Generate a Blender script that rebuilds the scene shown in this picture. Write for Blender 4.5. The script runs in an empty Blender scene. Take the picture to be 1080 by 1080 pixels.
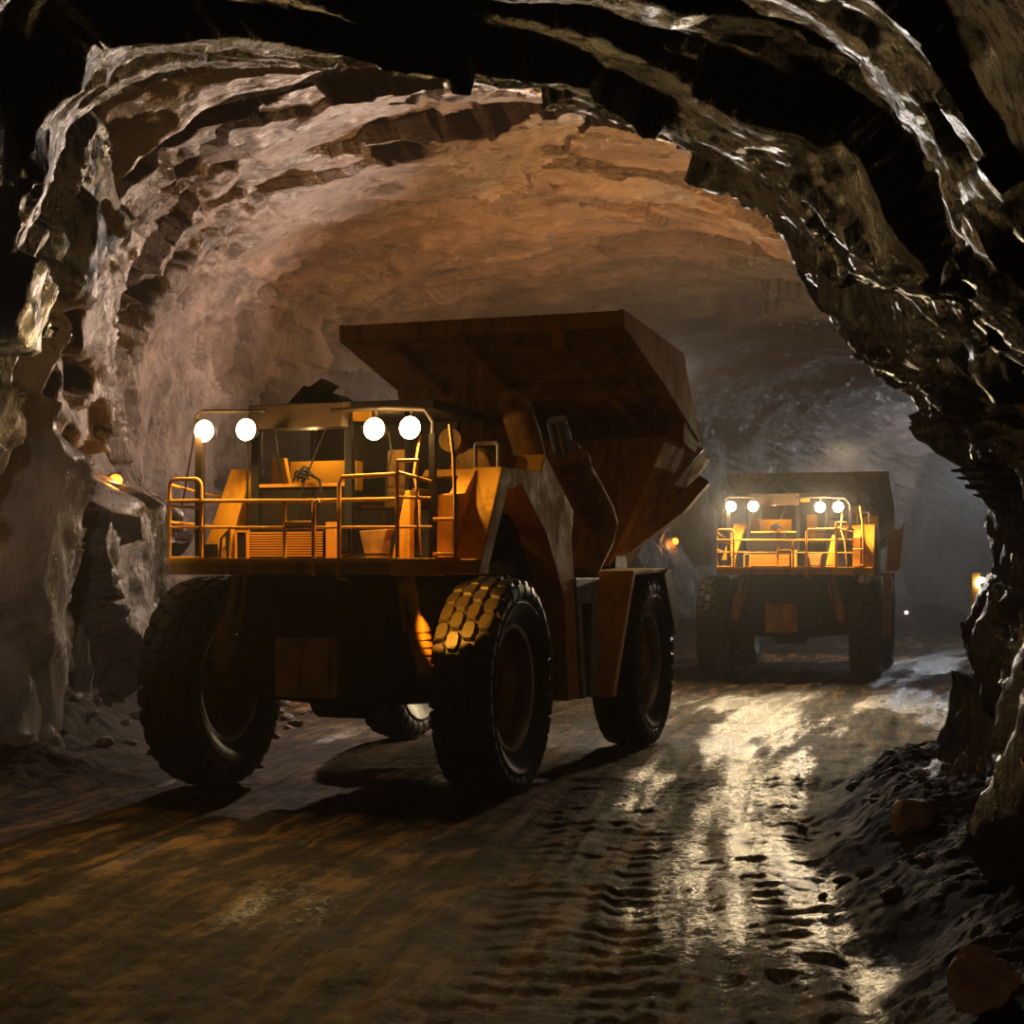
import bpy, math, random
import numpy as np
from mathutils import Vector, Matrix
from mathutils.bvhtree import BVHTree

R = math.radians
scene = bpy.context.scene
COL = scene.collection

# ------------------------------------------------------------------ camera, world, lights, exposure
cam_data = bpy.data.cameras.new('camera')
cam_data.sensor_width = 36.0
cam_data.lens = 1700 / 1080 * 36.0
cam_data.shift_y = 66 / 1080
cam_data.clip_end = 400
cam = bpy.data.objects.new('camera', cam_data)
cam.location = (0, 0, 3)
cam.rotation_euler = (R(90), 0, 0)
COL.objects.link(cam)
scene.camera = cam

world = bpy.data.worlds.new('mine_dark')
scene.world = world
world.use_nodes = True
world.node_tree.nodes['Background'].inputs[0].default_value = (0.5, 0.45, 0.42, 1)
world.node_tree.nodes['Background'].inputs[1].default_value = 0.001

scene.view_settings.view_transform = 'Standard'
scene.view_settings.look = 'None'
scene.view_settings.gamma = 1.0
scene.view_settings.use_curve_mapping = False
scene.view_settings.exposure = 0.0
scene.cycles.max_bounces = 6
scene.cycles.volume_bounces = 0
scene.cycles.sample_clamp_indirect = 4.0
scene.cycles.sample_clamp_direct = 30.0
scene.cycles.use_denoising = True


def lamp(name, kind, loc, power, color, size=0.3, target=None, angle=90, blend=0.5):
    d = bpy.data.lights.new(name, kind)
    d.energy = power
    d.color = color
    if kind == 'AREA':
        d.size = size
    else:
        d.shadow_soft_size = size
    if kind == 'SPOT':
        d.spot_size = R(angle)
        d.spot_blend = blend
    o = bpy.data.objects.new(name, d)
    o.location = loc
    if target is not None:
        o.rotation_euler = (Vector(target) - Vector(loc)).to_track_quat('-Z', 'Y').to_euler()
    COL.objects.link(o)
    return o


# unseen floodlights: sodium behind the near truck, a pale one for the left wall,
# a cold one round the far bend, then fills added for brightness
lamp('sodium_flood', 'SPOT', (2.4, 37.5, 6.0), 5200, (1.0, 0.47, 0.15), 0.4, (0.5, 36.0, 12.0), 172, 0.4)
lamp('wall_flood', 'SPOT', (-2.4, 38.5, 6.8), 4200, (1.0, 0.72, 0.56), 0.12, (-8.6, 33.5, 5.2), 165, 0.5)
lamp('bend_flood', 'POINT', (20.6, 70, 7.5), 1700, (0.84, 0.90, 1.0), 0.4)
bpy.data.lights['bend_flood'].specular_factor = 0.2
lamp('far_fill', 'SPOT', (12.2, 60, 8.0), 2600, (1.0, 0.76, 0.46), 0.3, (12.0, 54, 0), 110, 0.7)  # unseen light added to warm the ground behind the far truck
lamp('left_wall_fill', 'SPOT', (-2.4, 7.0, 5.4), 3000, (1.0, 0.88, 0.80), 0.1, (-8.5, 28.0, 2.0), 19, 0.8)  # unseen light added outside the view to brighten the lower left wall
lamp('boulder_fill', 'SPOT', (-1.6, -1.5, 4.2), 420, (1.0, 0.66, 0.42), 0.1, (4.1, 14, 0.6), 26, 0.8)  # unseen fill added behind the camera for the lower right boulders
lamp('glint_fill', 'SPOT', (3.8, 37.5, 7.8), 2900, (1.0, 0.93, 0.86), 0.15, (3.6, 17, 4.5), 105, 0.6)  # unseen backlight added for white rims and glints on the right

# ------------------------------------------------------------------ numpy noise
M32 = np.uint32


def hsh(ix, iy, iz, seed):
    h = (ix.astype(np.int64) * 374761393 + iy.astype(np.int64) * 668265263 + iz.astype(np.int64) * 2147483647 + seed * 974711) & 0xffffffff
    h = ((h ^ (h >> 13)) * 1274126177) & 0xffffffff
    h = ((h ^ (h >> 15)) * 2246822519) & 0xffffffff
    h = h ^ (h >> 16)
    return h.astype(np.float64) / 4294967295.0


def vnoise(p, seed=0):
    i = np.floor(p).astype(np.int64)
    f = p - i
    f = f * f * f * (f * (f * 6 - 15) + 10)
    out = 0
    for dx in (0, 1):
        wx = f[..., 0] if dx else 1 - f[..., 0]
        for dy in (0, 1):
            wy = f[..., 1] if dy else 1 - f[..., 1]
            for dz in (0, 1):
                wz = f[..., 2] if dz else 1 - f[..., 2]
                out = out + wx * wy * wz * hsh(i[..., 0] + dx, i[..., 1] + dy, i[..., 2] + dz, seed)
    return out * 2 - 1


def fbm(p, octs=4, seed=0, gain=0.5):
    s, a, t = 0, 1.0, 0
    for k in range(octs):
        s = s + a * vnoise(p * (2.0 ** k) + 17.3 * k, seed + k)
        t += a
        a *= gain
    return s / t


def ridged(p, octs=4, seed=0):
    s, a, t = 0, 1.0, 0
    for k in range(octs):
        s = s + a * (1 - 2 * np.abs(vnoise(p * (2.0 ** k) + 9.1 * k, seed + k)))
        t += a
        a *= 0.5
    return s / t


def facets(p, seed=0, tilt=0.6):
    """Broken rock: every cell a plane of its own height and tilt."""
    i = np.floor(p).astype(np.int64)
    best = np.full(p.shape[:-1], 1e9)
    val = np.zeros(p.shape[:-1])
    for dx in (-1, 0, 1):
        for dy in (-1, 0, 1):
            for dz in (-1, 0, 1):
                jx, jy, jz = i[..., 0] + dx, i[..., 1] + dy, i[..., 2] + dz
                c = np.stack([jx + hsh(jx, jy, jz, seed), jy + hsh(jx, jy, jz, seed + 1), jz + hsh(jx, jy, jz, seed + 2)], -1)
                d = p - c
                dd = (d * d).sum(-1)
                h = hsh(jx, jy, jz, seed + 3) * 2 - 1
                g = np.stack([hsh(jx, jy, jz, seed + 4 + k) * 2 - 1 for k in range(3)], -1)
                v = h + tilt * 2 * (g * d).sum(-1)
                m = dd < best
                best = np.where(m, dd, best)
                val = np.where(m, v, val)
    return val


def sstep(a, b, x):
    t = np.clip((x - a) / (b - a), 0, 1)
    return t * t * (3 - 2 * t)


# ------------------------------------------------------------------ materials
def nodes_of(name):
    m = bpy.data.materials.new(name)
    m.use_nodes = True
    nt = m.node_tree
    return m, nt, nt.nodes['Principled BSDF']


def N(nt, t, **kw):
    n = nt.nodes.new(t)
    for k, v in kw.items():
        if isinstance(k, str) and hasattr(n, k):
            setattr(n, k, v)
    return n


def ramp(nt, src, stops):
    r = nt.nodes.new('ShaderNodeValToRGB')
    els = r.color_ramp.elements
    while len(els) > 1:
        els.remove(els[-1])
    els[0].position = stops[0][0]
    els[0].color = stops[0][1] + (1,)
    for p, c in stops[1:]:
        e = els.new(p)
        e.color = c + (1,)
    nt.links.new(src, r.inputs[0])
    return r.outputs[0]


def g3(v):
    return (v, v, v)


def coords(nt, scale=(1, 1, 1), rot=(0, 0, 0)):
    tc = nt.nodes.new('ShaderNodeTexCoord')
    mp = nt.nodes.new('ShaderNodeMapping')
    mp.inputs['Scale'].default_value = scale
    mp.inputs['Rotation'].default_value = rot
    nt.links.new(tc.outputs['Object'], mp.inputs[0])
    return mp.outputs[0]


def noise(nt, vec, scale, detail=6, rough=0.6, dist=0.0):
    n = nt.nodes.new('ShaderNodeTexNoise')
    n.inputs['Scale'].default_value = scale
    n.inputs['Detail'].default_value = detail
    n.inputs['Roughness'].default_value = rough
    n.inputs['Distortion'].default_value = dist
    nt.links.new(vec, n.inputs['Vector'])
    return n.outputs[0]


def math_n(nt, op, a, b):
    n = nt.nodes.new('ShaderNodeMath')
    n.operation = op
    for k, v in ((0, a), (1, b)):
        if isinstance(v, (int, float)):
            n.inputs[k].default_value = v
        else:
            nt.links.new(v, n.inputs[k])
    return n.outputs[0]


def bump(nt, h, dist, strength=1.0, prev=None):
    b = nt.nodes.new('ShaderNodeBump')
    b.inputs['Distance'].default_value = dist
    b.inputs['Strength'].default_value = strength
    nt.links.new(h, b.inputs['Height'])
    if prev is not None:
        nt.links.new(prev, b.inputs['Normal'])
    return b.outputs[0]


def rock_material(name, scale, rot, dark, light, rlo, rhi, fine=1.0, spec=0.5):
    m, nt, bs = nodes_of(name)
    v = coords(nt, scale, rot)
    iso = coords(nt)
    a = noise(nt, v, 1.3, 8, 0.62, 0.4)
    b = noise(nt, iso, 0.55, 4, 0.5)
    c = noise(nt, v, 7.0, 8, 0.7, 0.3)
    col = ramp(nt, math_n(nt, 'ADD', math_n(nt, 'MULTIPLY', a, 0.6), math_n(nt, 'MULTIPLY', b, 0.4)),
               [(0.36, dark), (0.52, tuple((x + y) / 2 for x, y in zip(dark, light))), (0.66, light)])
    nt.links.new(col, bs.inputs['Base Color'])
    rr = ramp(nt, c, [(0.35, g3(rlo)), (0.62, g3(rhi))])
    nt.links.new(rr, bs.inputs['Roughness'])
    bs.inputs['Specular IOR Level'].default_value = spec
    n1 = bump(nt, a, 0.22 * fine)
    n2 = bump(nt, c, 0.085 * fine, 1.0, n1)
    n3 = bump(nt, noise(nt, iso, 26, 4, 0.7), 0.022 * fine, 1.0, n2)
    nt.links.new(n3, bs.inputs['Normal'])
    return m


def paint_material(name, c1, c2, rough=0.45, grime=0.5):
    m, nt, bs = nodes_of(name)
    v = coords(nt)
    a = noise(nt, v, 1.7, 8, 0.65)
    s = noise(nt, coords(nt, (6, 6, 0.7)), 1.5, 6, 0.6)
    f = math_n(nt, 'ADD', math_n(nt, 'MULTIPLY', a, 0.55), math_n(nt, 'MULTIPLY', s, 0.45))
    col = ramp(nt, f, [(grime - 0.16, c2), (grime + 0.02, tuple(0.35 * y + 0.65 * x for x, y in zip(c1, c2))), (grime + 0.10, c1)])
    nt.links.new(col, bs.inputs['Base Color'])
    rr = ramp(nt, a, [(0.35, g3(min(1, rough + 0.3))), (0.6, g3(rough))])
    nt.links.new(rr, bs.inputs['Roughness'])
    bs.inputs['Specular IOR Level'].default_value = 0.12
    nt.links.new(bump(nt, noise(nt, v, 9, 5, 0.7), 0.006), bs.inputs['Normal'])
    return m


def plain(name, c, rough=0.5, metal=0.0, bump_d=0.0, spec=0.5):
    m, nt, bs = nodes_of(name)
    bs.inputs['Specular IOR Level'].default_value = spec
    v = coords(nt)
    a = noise(nt, v, 5, 6, 0.6)
    nt.links.new(ramp(nt, a, [(0.3, tuple(0.55 * x for x in c)), (0.7, c)]), bs.inputs['Base Color'])
    nt.links.new(ramp(nt, a, [(0.3, g3(min(1, rough + 0.15))), (0.7, g3(rough))]), bs.inputs['Roughness'])
    bs.inputs['Metallic'].default_value = metal
    if bump_d:
        nt.links.new(bump(nt, noise(nt, v, 30, 4, 0.7), bump_d), bs.inputs['Normal'])
    return m


def glow(name, c, strength):
    m, nt, bs = nodes_of(name)
    bs.inputs['Base Color'].default_value = c + (1,)
    bs.inputs['Emission Color'].default_value = c + (1,)
    bs.inputs['Emission Strength'].default_value = strength
    return m


def glass_material():
    m = bpy.data.materials.new('cab_glass')
    m.use_nodes = True
    nt = m.node_tree
    nt.nodes.remove(nt.nodes['Principled BSDF'])
    t = nt.nodes.new('ShaderNodeBsdfTransparent')
    t.inputs[0].default_value = (0.8, 0.78, 0.72, 1)
    g = nt.nodes.new('ShaderNodeBsdfGlossy')
    g.inputs['Roughness'].default_value = 0.06
    f = nt.nodes.new('ShaderNodeFresnel')
    f.inputs[0].default_value = 1.5
    mx = nt.nodes.new('ShaderNodeMixShader')
    nt.links.new(f.outputs[0], mx.inputs[0])
    nt.links.new(t.outputs[0], mx.inputs[1])
    nt.links.new(g.outputs[0], mx.inputs[2])
    nt.links.new(mx.outputs[0], nt.nodes['Material Output'].inputs[0])
    return m


MAT = {
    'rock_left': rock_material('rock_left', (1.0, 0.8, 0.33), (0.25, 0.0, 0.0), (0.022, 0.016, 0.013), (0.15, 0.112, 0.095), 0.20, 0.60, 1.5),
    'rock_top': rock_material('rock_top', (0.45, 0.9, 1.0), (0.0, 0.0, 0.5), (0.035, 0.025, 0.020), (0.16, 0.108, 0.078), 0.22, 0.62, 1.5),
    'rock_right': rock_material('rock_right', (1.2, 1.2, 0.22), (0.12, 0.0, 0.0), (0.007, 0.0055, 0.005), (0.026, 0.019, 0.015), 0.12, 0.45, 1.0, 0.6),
    'stone': rock_material('stone', (1.5, 1.5, 1.5), (0, 0, 0), (0.05, 0.037, 0.028), (0.17, 0.12, 0.085), 0.5, 0.8, 0.3),
    'boulder': rock_material('boulder', (1, 1, 1), (0, 0, 0), (0.16, 0.09, 0.055), (0.36, 0.21, 0.12), 0.6, 0.85, 0.3),
    'paint': paint_material('yellow_paint', (0.80, 0.38, 0.03), (0.20, 0.09, 0.022), 0.6, 0.38),
    'paint_dirty': paint_material('worn_paint', (0.50, 0.26, 0.06), (0.10, 0.062, 0.03), 0.7, 0.47),
    'rail': paint_material('rail_paint', (0.78, 0.36, 0.05), (0.25, 0.12, 0.03), 0.35, 0.36),
    'dark': plain('dark_steel', (0.020, 0.012, 0.008), 0.6, 0.0, 0.004, 0.2),
    'visor': plain('visor_brown', (0.075, 0.04, 0.02), 0.55),
    'black': plain('black_plastic', (0.012, 0.012, 0.012), 0.45),
    'rubber': plain('tyre_rubber', (0.028, 0.023, 0.019), 0.45, 0.0, 0.003, 0.35),
    'grey': plain('pale_grey_and_lit', (0.42, 0.38, 0.35), 0.4),  # own grey of step_frame; stands in for white light on handle, skirt, wing
    'steel': plain('bare_steel', (0.55, 0.52, 0.48), 0.3, 0.9),
    'hub': paint_material('hub_paint', (0.42, 0.15, 0.02), (0.12, 0.05, 0.015), 0.5, 0.45),
    'lens': glow('headlight_lens', (1.0, 0.70, 0.32), 130.0),
    'lens_far': glow('headlight_lens_far', (1.0, 0.82, 0.48), 260.0),
    'amber': glow('amber_lens', (1.0, 0.22, 0.03), 2.6),
    'white_lamp': glow('white_lamp', (1.0, 0.93, 0.80), 16.0),
    'red_lamp': glow('pink_lamp', (1.0, 0.55, 0.45), 3.0),
    'interior': plain('cab_lining', (0.10, 0.075, 0.05), 0.7),
    'glass': glass_material(),
}


def floor_material():
    m, nt, bs = nodes_of('haul_road_dirt')
    iso = coords(nt)
    at = nt.nodes.new('ShaderNodeAttribute')
    at.attribute_name = 'wet'
    wet = at.outputs['Fac']
    a = noise(nt, iso, 1.1, 8, 0.65)
    mp = nt.nodes.new('ShaderNodeMapping')                       # streaks along the wheel tracks
    mp.vector_type = 'TEXTURE'
    mp.inputs['Rotation'].default_value = (0, 0, R(-13))
    mp.inputs['Scale'].default_value = (0.42, 4.0, 1)
    tc = nt.nodes.new('ShaderNodeTexCoord')
    nt.links.new(tc.outputs['Object'], mp.inputs[0])
    st = noise(nt, mp.outputs[0], 1.3, 8, 0.68)
    f = noise(nt, iso, 14, 6, 0.7)
    col = ramp(nt, math_n(nt, 'ADD', math_n(nt, 'MULTIPLY', a, 0.35), math_n(nt, 'MULTIPLY', st, 0.65)),
               [(0.43, (0.004, 0.0028, 0.002)), (0.505, (0.028, 0.017, 0.008)), (0.585, (0.14, 0.085, 0.034))])
    mx = nt.nodes.new('ShaderNodeMix')
    mx.data_type = 'RGBA'
    mx.inputs['B'].default_value = (0.022, 0.017, 0.014, 1)
    nt.links.new(col, mx.inputs['A'])
    wf = math_n(nt, 'ADD', wet, math_n(nt, 'MULTIPLY', math_n(nt, 'SUBTRACT', f, 0.5), 0.9))
    wm = ramp(nt, wf, [(0.42, g3(0.0)), (0.62, g3(1.0))])
    nt.links.new(math_n(nt, 'MULTIPLY', wm, 0.7), mx.inputs['Factor'])
    bk = nt.nodes.new('ShaderNodeAttribute')
    bk.attribute_name = 'bank'
    m2 = nt.nodes.new('ShaderNodeMix')
    m2.data_type = 'RGBA'
    m2.inputs['B'].default_value = (0.012, 0.009, 0.0075, 1)
    nt.links.new(bk.outputs['Fac'], m2.inputs['Factor'])
    nt.links.new(mx.outputs['Result'], m2.inputs['A'])
    nt.links.new(m2.outputs['Result'], bs.inputs['Base Color'])
    rr = nt.nodes.new('ShaderNodeMapRange')
    rr.inputs['To Min'].default_value = 0.78
    rr.inputs['To Max'].default_value = 0.24
    nt.links.new(wm, rr.inputs[0])
    nt.links.new(rr.outputs[0], bs.inputs['Roughness'])
    sp = nt.nodes.new('ShaderNodeMapRange')
    sp.inputs['To Min'].default_value = 0.08
    sp.inputs['To Max'].default_value = 0.6
    nt.links.new(wm, sp.inputs[0])
    nt.links.new(sp.outputs[0], bs.inputs['Specular IOR Level'])
    n1 = bump(nt, a, 0.05)
    n2 = bump(nt, st, 0.05, 1.0, n1)
    n3 = bump(nt, f, 0.045, 1.0, n2)
    n4 = bump(nt, noise(nt, iso, 60, 3, 0.7), 0.006, 1.0, n3)
    nt.links.new(n4, bs.inputs['Normal'])
    return m


# ------------------------------------------------------------------ object helpers
def tag(o, label=None, cat=None, group=None, kind=None):
    for k, v in (('label', label), ('category', cat), ('group', group), ('kind', kind)):
        if v:
            o[k] = v
    return o


def empty(name, loc, rz=0.0):
    o = bpy.data.objects.new(name, None)
    o.location = loc
    o.rotation_euler = (0, 0, rz)
    o.empty_display_size = 0.3
    COL.objects.link(o)
    return o


class MB:
    def __init__(self):
        self.v, self.f = [], []

    def add(self, vs, fs):
        b = len(self.v)
        self.v += [tuple(p) for p in vs]
        self.f += [tuple(b + i for i in q) for q in fs]
        return self

    def box(self, x0, x1, y0, y1, z0, z1):
        vs = [(x, y, z) for x in (x0, x1) for y in (y0, y1) for z in (z0, z1)]
        return self.add(vs, [(0, 1, 3, 2), (4, 6, 7, 5), (0, 4, 5, 1), (2, 3, 7, 6), (0, 2, 6, 4), (1, 5, 7, 3)])

    def prism(self, prof, axis, t0, t1):
        """prof: polygon of 2-D points; axis 'x': (y,z) profile, 'y': (x,z), 'z': (x,y)."""
        def p3(p, t):
            return {'x': (t, p[0], p[1]), 'y': (p[0], t, p[1]), 'z': (p[0], p[1], t)}[axis]
        n = len(prof)
        vs = [p3(p, t0) for p in prof] + [p3(p, t1) for p in prof]
        fs = [tuple(range(n)), tuple(range(2 * n - 1, n - 1, -1))] + [(i, i + n, (i + 1) % n + n, (i + 1) % n) for i in range(n)]
        return self.add(vs, fs)

    def loft(self, loops, cap=True):
        n = len(loops[0])
        vs = [p for l in loops for p in l]
        fs = []
        for k in range(len(loops) - 1):
            for i in range(n):
                j = (i + 1) % n
                fs.append((k * n + i, k * n + j, (k + 1) * n + j, (k + 1) * n + i))
        if cap:
            fs += [tuple(range(n - 1, -1, -1)), tuple((len(loops) - 1) * n + i for i in range(n))]
        return self.add(vs, fs)

    def tube(self, pts, r, n=8):
        pts = [Vector(p) for p in pts]
        rs = r if isinstance(r, (list, tuple)) else [r] * len(pts)
        loops = []
        up = None
        for k, p in enumerate(pts):
            d = (pts[min(k + 1, len(pts) - 1)] - pts[max(k - 1, 0)]).normalized()
            if up is None:
                up = Vector((0, 0, 1)) if abs(d.z) < 0.9 else Vector((1, 0, 0))
            s = d.cross(up).normalized()
            u = s.cross(d).normalized()
            up = u
            loops.append([p + (s * math.cos(2 * math.pi * i / n) + u * math.sin(2 * math.pi * i / n)) * rs[k] for i in range(n)])
        return self.loft(loops)

    def lathe_x(self, prof, n=64, c=(0, 0, 0), cap=False):
        """prof: (x, radius) pairs turned about the x axis through c."""
        loops = [[(c[0] + x, c[1] + r * math.cos(2 * math.pi * i / n), c[2] + r * math.sin(2 * math.pi * i / n)) for i in range(n)] for x, r in prof]
        return self.loft(loops, cap)

    def lathe_y(self, prof, n=24, c=(0, 0, 0), cap=True):
        loops = [[(c[0] + r * math.cos(2 * math.pi * i / n), c[1] + y, c[2] + r * math.sin(2 * math.pi * i / n)) for i in range(n)] for y, r in prof]
        return self.loft(loops, cap)

    def lathe_z(self, prof, n=24, c=(0, 0, 0), cap=True):
        loops = [[(c[0] + r * math.cos(2 * math.pi * i / n), c[1] + r * math.sin(2 * math.pi * i / n), c[2] + z) for i in range(n)] for z, r in prof]
        return self.loft(loops, cap)

    def build(self, name, mat, parent=None, bevel=0.0, smooth=False, loc=None):
        me = bpy.data.meshes.new(name)
        me.from_pydata(self.v, [], self.f)
        import bmesh
        bm = bmesh.new()
        bm.from_mesh(me)
        bmesh.ops.recalc_face_normals(bm, faces=bm.faces)
        bm.to_mesh(me)
        bm.free()
        me.materials.append(mat)
        if smooth:
            for p in me.polygons:
                p.use_smooth = True
            try:
                me.set_sharp_from_angle(angle=R(40))
            except Exception:
                pass
        o = bpy.data.objects.new(name, me)
        COL.objects.link(o)
        if parent is not None:
            o.parent = parent
        if loc is not None:
            o.location = loc
        if bevel:
            bv = o.modifiers.new('bevel', 'BEVEL')
            bv.width = bevel
            bv.segments = 2
            bv.limit_method = 'ANGLE'
            bv.angle_limit = R(35)
        return o


def grid_object(name, P, mat, kind='structure', attrs=None):
    S, K = P.shape[:2]
    idx = np.arange(S * K).reshape(S, K)
    q = np.stack([idx[:-1, :-1], idx[:-1, 1:], idx[1:, 1:], idx[1:, :-1]], -1).reshape(-1, 4)
    me = bpy.data.meshes.new(name)
    me.vertices.add(S * K)
    me.vertices.foreach_set('co', P.reshape(-1).astype(np.float32))
    me.loops.add(q.size)
    me.loops.foreach_set('vertex_index', q.reshape(-1).astype(np.int32))
    me.polygons.add(len(q))
    me.polygons.foreach_set('loop_start', (np.arange(len(q)) * 4).astype(np.int32))
    me.polygons.foreach_set('loop_total', np.full(len(q), 4, np.int32))
    me.update(calc_edges=True)
    me.validate()
    me.polygons.foreach_set('use_smooth', np.ones(len(me.polygons), bool))
    for an, arr in (attrs or {}).items():
        a = me.attributes.new(an, 'FLOAT', 'POINT')
        a.data.foreach_set('value', arr.reshape(-1).astype(np.float32))
    me.materials.append(mat)
    o = bpy.data.objects.new(name, me)
    COL.objects.link(o)
    tag(o, kind=kind)
    return o


# ------------------------------------------------------------------ the gallery: cross sections along y
MOUTH = [(925, 842), (1002, 715), (1076, 590), (1046, 485), (903, 346), (790, 190), (560, 95), (165, 75), (10, 215), (-62, 480), (-180, 835)]


def mouth_section(y, m):
    out = []
    for px, py in MOUTH:
        x = (px - 540) * m / 1700 * y
        z = 3 - ((560 + (py - 560) * m) - 606) / 1700 * y
        out.append((x, z))
    out[0] = (out[0][0], -0.5)
    out[-1] = (out[-1][0], -0.5)
    return out


def hall_section(xl, xr, top):
    w = xr - xl
    return [(xr, -0.5), (xr + 0.35, 1.8), (xr + 0.45, 4.2), (xr + 0.1, 6.4), (xr - 0.09 * w, 8.6 * top / 11.5), (xr - 0.27 * w, top - 0.7),
            (xl + 0.52 * w, top), (xl + 0.24 * w, top - 0.8), (xl + 0.07 * w, 8.6 * top / 11.5), (xl - 0.15, 4.5), (xl, -0.5)]


KEYS = [(-4, mouth_section(2, 5.0)), (2, mouth_section(2, 5.0)), (5, mouth_section(5, 2.3)), (8, mouth_section(8, 1.58)), (11, mouth_section(11, 1.30)),
        (14, mouth_section(14, 1.17)), (18, mouth_section(18, 1.06)), (21, mouth_section(21, 1.005)), (22.2, mouth_section(22.2, 1.0)),
        (23.6, hall_section(-8.0, 7.5, 10.6)), (26, hall_section(-8.9, 8.6, 11.8)), (34, hall_section(-9.0, 11.2, 12.2)), (40, hall_section(-8.4, 12.8, 12.0)),
        (46, hall_section(-6.0, 14.6, 11.6)), (52, hall_section(-1.5, 16.9, 11.2)), (60, hall_section(5.6, 19.8, 10.6)), (70, hall_section(12.4, 25, 10.0)),
        (80, hall_section(20, 33, 9.5)), (92, hall_section(30.5, 45, 9.0)), (106, hall_section(46, 60, 9.0))]

ys = np.concatenate([np.arange(-4, 8, 0.25), np.arange(8, 21, 0.085), np.arange(21, 44, 0.09), np.arange(44, 64, 0.14), np.arange(64, 106.1, 0.35)])
ky = np.array([k for k, _ in KEYS])
kp = np.array([s for _, s in KEYS])                                   # (keys, 11, 2)
sec = np.stack([np.stack([np.interp(ys, ky, kp[:, j, c]) for c in range(2)], -1) for j in range(11)], 1)
# smooth the tables a little along y, but keep the step behind the mouth
for _ in range(4):
    w = np.where((ys > 30) | (ys < 20), 1.0, 0.0)[1:-1, None, None]
    sec[1:-1] = sec[1:-1] * (1 - w) + w * (0.25 * sec[:-2] + 0.5 * sec[1:-1] + 0.25 * sec[2:])
NA = 380
t = np.linspace(0, 10, NA)
k0 = np.clip(np.floor(t).astype(int), 0, 9)
fr = (t - k0)[None, :, None]
pad = np.concatenate([2 * sec[:, :1] - sec[:, 1:2], sec, 2 * sec[:, -1:] - sec[:, -2:-1]], 1)
p0, p1, p2, p3 = pad[:, k0], pad[:, k0 + 1], pad[:, k0 + 2], pad[:, k0 + 3]
cr = 0.5 * (2 * p1 + (p2 - p0) * fr + (2 * p0 - 5 * p1 + 4 * p2 - p3) * fr ** 2 + (3 * p1 - p0 - 3 * p2 + p3) * fr ** 3)
P = np.stack([cr[..., 0], np.broadcast_to(ys[:, None], cr.shape[:2]), cr[..., 1]], -1)
cx = sec[..., 0].mean(1)[:, None]
inward = np.stack([cx - P[..., 0], np.zeros_like(P[..., 0]), 4.2 - P[..., 2]], -1)
inward /= np.linalg.norm(inward, axis=-1, keepdims=True)
ang = t[None, :] + 0 * P[..., 0]
wl = sstep(7.0, 8.2, ang)                                              # weight of the left wall
wr = 1 - sstep(3.2, 4.6, ang)                                          # weight of the right wall
wc = np.clip(1 - wl - wr, 0, 1)
hall = sstep(21.5, 23.5, P[..., 1])
warp = np.stack([fbm(P * 0.35 + 3, 3, 50 + k) for k in range(3)], -1)
pw = P + warp * 0.9
shear = np.stack([pw[..., 0], pw[..., 1] + 0.35 * pw[..., 2], pw[..., 2]], -1)
f_left = 0.55 * facets(shear * np.array([0.28, 0.24, 0.10]), 11, 0.8) + 0.20 * facets(shear * np.array([0.75, 0.62, 0.22]), 21, 0.8) \
    + 0.26 * ridged(shear * np.array([0.9, 0.8, 0.17]), 4, 25) + 0.05 * ridged(shear * np.array([3.5, 3.0, 0.8]), 3, 27)
f_top = 0.36 * facets(pw * np.array([0.14, 0.40, 0.4]), 31, 0.7) + 0.10 * facets(pw * np.array([0.35, 1.3, 1.0]), 41, 0.8) + 0.16 * ridged(pw * np.array([0.25, 1.0, 0.8]), 4, 45)
f_right = 0.24 * facets(pw * np.array([0.7, 0.55, 0.22]), 51, 0.7) + 0.16 * facets(pw * np.array([1.7, 1.5, 0.55]), 61, 0.8) \
    + 0.26 * ridged(pw * np.array([1.1, 1.1, 0.16]), 4, 71)
foot = wr * (0.45 + 0.35 * (1 - sstep(10, 13, P[..., 1]))) * (1 - sstep(1.0, 3.5, P[..., 2])) * sstep(6.5, 8.5, P[..., 1])
pocket = sstep(0.16, 0.32, fbm(shear * np.array([0.55, 0.42, 0.24]), 3, 140)) + 0.6 * sstep(0.25, 0.42, fbm(shear * np.array([1.3, 1.0, 0.6]), 3, 150))
big = 0.45 * fbm(P * 0.16, 3, 5)
disp = big + wl * (f_left - 1.4 * pocket * sstep(3.0, 5.5, P[..., 2]) ) + wc * f_top * (1 - 0.35 * sstep(40, 52, P[..., 1])) + wr * f_right + 0.07 * ridged(P * np.array([1.8, 1.8, 1.3]), 4, 81) - foot
disp = disp + wr * 0.07 * ridged(pw * np.array([3.6, 3.6, 0.5]), 3, 76)
near = 1 - sstep(5, 11, P[..., 1])
disp = disp * (1 - 0.75 * near)
# a ledge of harder rock along the foot of the left wall, with one round outcrop standing out of it
zz, yy = P[..., 2], P[..., 1]
ledge = sstep(5.4, 4.3, zz + 0.7 * fbm(P * 0.5, 2, 8)) if False else (1 - sstep(4.1, 5.2, zz + 0.8 * fbm(P * 0.45, 2, 8)))
disp = disp + wl * ledge * 1.1 * sstep(22, 25, yy) * (1 - sstep(35, 40, yy))
bulge = np.exp(-((yy - 34.5) / 2.2) ** 2 - ((zz - 4.4) / 1.5) ** 2)
disp = disp + wl * 1.2 * bulge
P = P + inward * disp[..., None]
a, b = int(np.searchsorted(t, 3.9)), int(np.searchsorted(t, 7.6))
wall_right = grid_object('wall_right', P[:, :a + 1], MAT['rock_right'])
ceiling = grid_object('ceiling', P[:, a:b + 1], MAT['rock_top'])
wall_left = grid_object('wall_left', P[:, b:], MAT['rock_left'])

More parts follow.
